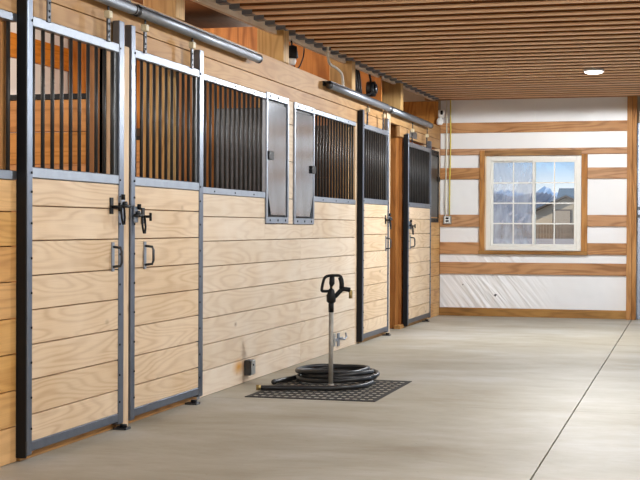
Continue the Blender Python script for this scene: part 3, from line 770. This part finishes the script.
# ------------------------------------------------------------------ outside, seen through the window
g = MB(); g.box(-400, 400, YE+.2, 900, -.25, -.15, 'dirt'); g.box(-40, -3.8, -60, YE+.2, -.25, -.15, 'dirt'); g.box(XR+.2, 60, -60, YE+.2, -.25, -.15, 'dirt'); g.box(-3.8, XR+.2, -60, -5.05, -.25, -.15, 'dirt')
struct('ground_outside', g, 'dry pale dirt lot outside the barn')
CAM = Vector((CAMX, 0, CAMZ))
def out_pt(px, py, dist):
    # a sight line out through the window, walked to the distance at which the thing stands
    yaw = math.radians(15.0266)
    a = (px-320)/1374.95
    d = Vector((math.cos(yaw)*a-math.sin(yaw), math.sin(yaw)*a+math.cos(yaw), (227.6+(px-320)*.0043-py)/1374.95))
    return CAM+d*dist
FD = 166.0
A, B = out_pt(470, 230, FD), out_pt(640, 230, FD)
dv = (B-A).normalized(); Lf = (B-A).length
t = thing('board_fence', ((A.x+B.x)/2, (A.y+B.y)/2, -.15), 'weathered board fence in front of the house outside the window', 'fence')
k = MB(); npk = 60
for i in range(npk):
    q0 = A+dv*(Lf*i/npk); q1 = A+dv*(Lf*(i+.9)/npk)
    k.box(q0.x, q1.x, q0.y-.03, q0.y+.03, -.15, 1.55+.04*((i*7) % 3), 'fence')
k.build('pickets', t)
for z in (.3, 1.2):
    k = MB(); k.box(A.x, B.x, A.y+.05, A.y+.15, z, z+.15, 'fence'); k.build('fence_rail', t)
# house
def hx(px, dist): return out_pt(px, 200, dist).x
HD = 184.0
P = lambda px, py: out_pt(px, py, HD)
peak, eL, eR = P(566, 197), P(527, 214), P(605, 214)
yb = P(566, 210).y
t = thing('house', (peak.x, yb+6, -.15), 'tan house with slate roof beyond the fence outside the window', 'house')
k = MB(); k.prism([(eL.x+.3, -.15), (eR.x-.3, -.15), (eR.x-.3, eR.z), (peak.x, peak.z-.15), (eL.x+.3, eL.z)], 'y', yb, yb+10, 'siding'); k.build('wall', t)
k = MB()
for (a, c) in ((eL, peak), (eR, peak)):
    k.prism([(a.x, a.z-.05), (c.x, c.z-.05), (c.x, c.z+.25), (a.x, a.z+.25)], 'y', yb-.6, yb+10, 'shingle')
    k.prism([(a.x, a.z-.10), (c.x, c.z-.10), (c.x, c.z+.12), (a.x, a.z+.12)], 'y', yb-.7, yb-.58, 'trimdark')
k.build('roof', t)
r0, r1 = P(549.5, 187.5), P(640, 187.5)
k = MB(); k.prism([(yb+4, 3.0), (yb+13, r0.z*1.03), (yb+22, 3.0)], 'x', r0.x, r1.x, 'shingle'); k.build('main_roof', t)
k = MB(); k.box(r0.x+.3, r1.x, yb+5, yb+21, -.15, 3.2, 'siding'); k.build('main_wall', t)
g0, g1 = P(552, 210), P(571.5, 226)
k = MB(); k.box(g0.x, g1.x, yb-.12, yb, -.15, g0.z, 'trimdark'); go = k.build('garage_door', t)
k = MB(); k.box(g0.x+.18, g1.x-.18, yb-.18, yb-.1, -.15, g0.z-.18, 'siding_dark'); k.build('door_panel', go)
# hills and mountains
def ridge(name, dist, prof, depth, mat, label, cat):
    k = MB(); bm = k.bm
    rows = []
    for s_ in (0, .5, 1.0, 1.6):
        row = []
        for (px, py) in prof:
            q = out_pt(px, py, dist); hgt = q.z
            fct = {0: 0, .5: .55, 1.0: 1.0, 1.6: 0}[s_]
            wob = 1+.12*math.sin(px*.9+s_*7)*(1 if 0 < s_ < 1 else 0)
            row.append(bm.verts.new((q.x, q.y+(s_-1)*depth, -.3+(hgt+.3)*fct*wob)))
        rows.append(row)
    for R0, R1 in zip(rows, rows[1:]):
        for i in range(len(R0)-1): bm.faces.new((R0[i], R0[i+1], R1[i+1], R1[i]))
    k._mark(list(bm.verts), mat, False)
    o = k.build(name); tag(o, label, cat, kind='structure')
def prof(fn, a=430, b=660, st=2.0): return [(a+i*st, fn(a+i*st)) for i in range(int((b-a)/st))]
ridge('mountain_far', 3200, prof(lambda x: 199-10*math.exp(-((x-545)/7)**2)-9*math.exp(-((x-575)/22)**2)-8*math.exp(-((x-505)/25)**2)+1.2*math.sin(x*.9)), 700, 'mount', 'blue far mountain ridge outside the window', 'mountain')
ridge('hill_near', 700, prof(lambda x: 197-4*math.exp(-((x-525)/14)**2)-3*math.sin(x*.13)+.9*math.sin(x*1.7)), 150, 'hill', 'brown wooded hill outside the window', 'hill')

# ------------------------------------------------------------------ world, sun, camera
wd = bpy.data.worlds.new('sky'); bpy.context.scene.world = wd; wd.use_nodes = True
nt = wd.node_tree; bg = nt.nodes['Background']
tc = N(nt, 'ShaderNodeTexCoord'); sp = N(nt, 'ShaderNodeSeparateXYZ'); nt.links.new(tc.outputs['Generated'], sp.inputs[0])
col = ramp(nt, sp.outputs['Z'], [(0.0, (.55, .50, .45)), (.001, (.95, .95, .95)), (.028, (.88, .92, .97)), (.047, (.46, .68, .95)), (.25, (.36, .58, .92)), (1.0, (.24, .45, .85))])
nt.links.new(col, bg.inputs['Color']); bg.inputs['Strength'].default_value = 1.3
S = bpy.data.lights.new('sun', 'SUN'); S.energy = 5.5; S.angle = .01; S.color = (1, .93, .82)
so = bpy.data.objects.new('sun', S); C.objects.link(so); so.rotation_euler = Vector((.75, .45, -.5)).to_track_quat('-Z', 'Y').to_euler()

cd = bpy.data.cameras.new('camera'); cam = bpy.data.objects.new('camera', cd); C.objects.link(cam)
cd.sensor_width = 36; cd.sensor_fit = 'HORIZONTAL'; cd.lens = 1374.95*36/640; cd.clip_end = 9000
yaw, pitch, roll = math.radians(15.0266), math.radians(-.5426), math.radians(.2466)
fw_, rt, up = Vector((-math.sin(yaw), math.cos(yaw), 0)), Vector((math.cos(yaw), math.sin(yaw), 0)), Vector((0, 0, 1))
f2 = fw_*math.cos(pitch)+up*math.sin(pitch); u2 = up*math.cos(pitch)-fw_*math.sin(pitch)
r3 = rt*math.cos(roll)+u2*math.sin(roll); u3 = u2*math.cos(roll)-rt*math.sin(roll)
mw = Matrix((r3, u3, -f2)).transposed().to_4x4(); mw.translation = CAM
cam.matrix_world = mw
sc = bpy.context.scene; sc.camera = cam
sc.view_settings.view_transform = 'Standard'; sc.view_settings.look = 'None'; sc.view_settings.gamma = 1
sc.view_settings.use_curve_mapping = False; sc.view_settings.exposure = -0.2
sc.cycles.use_denoising = True
sc.cycles.max_bounces = 8; sc.cycles.diffuse_bounces = 5; sc.cycles.transparent_max_bounces = 12
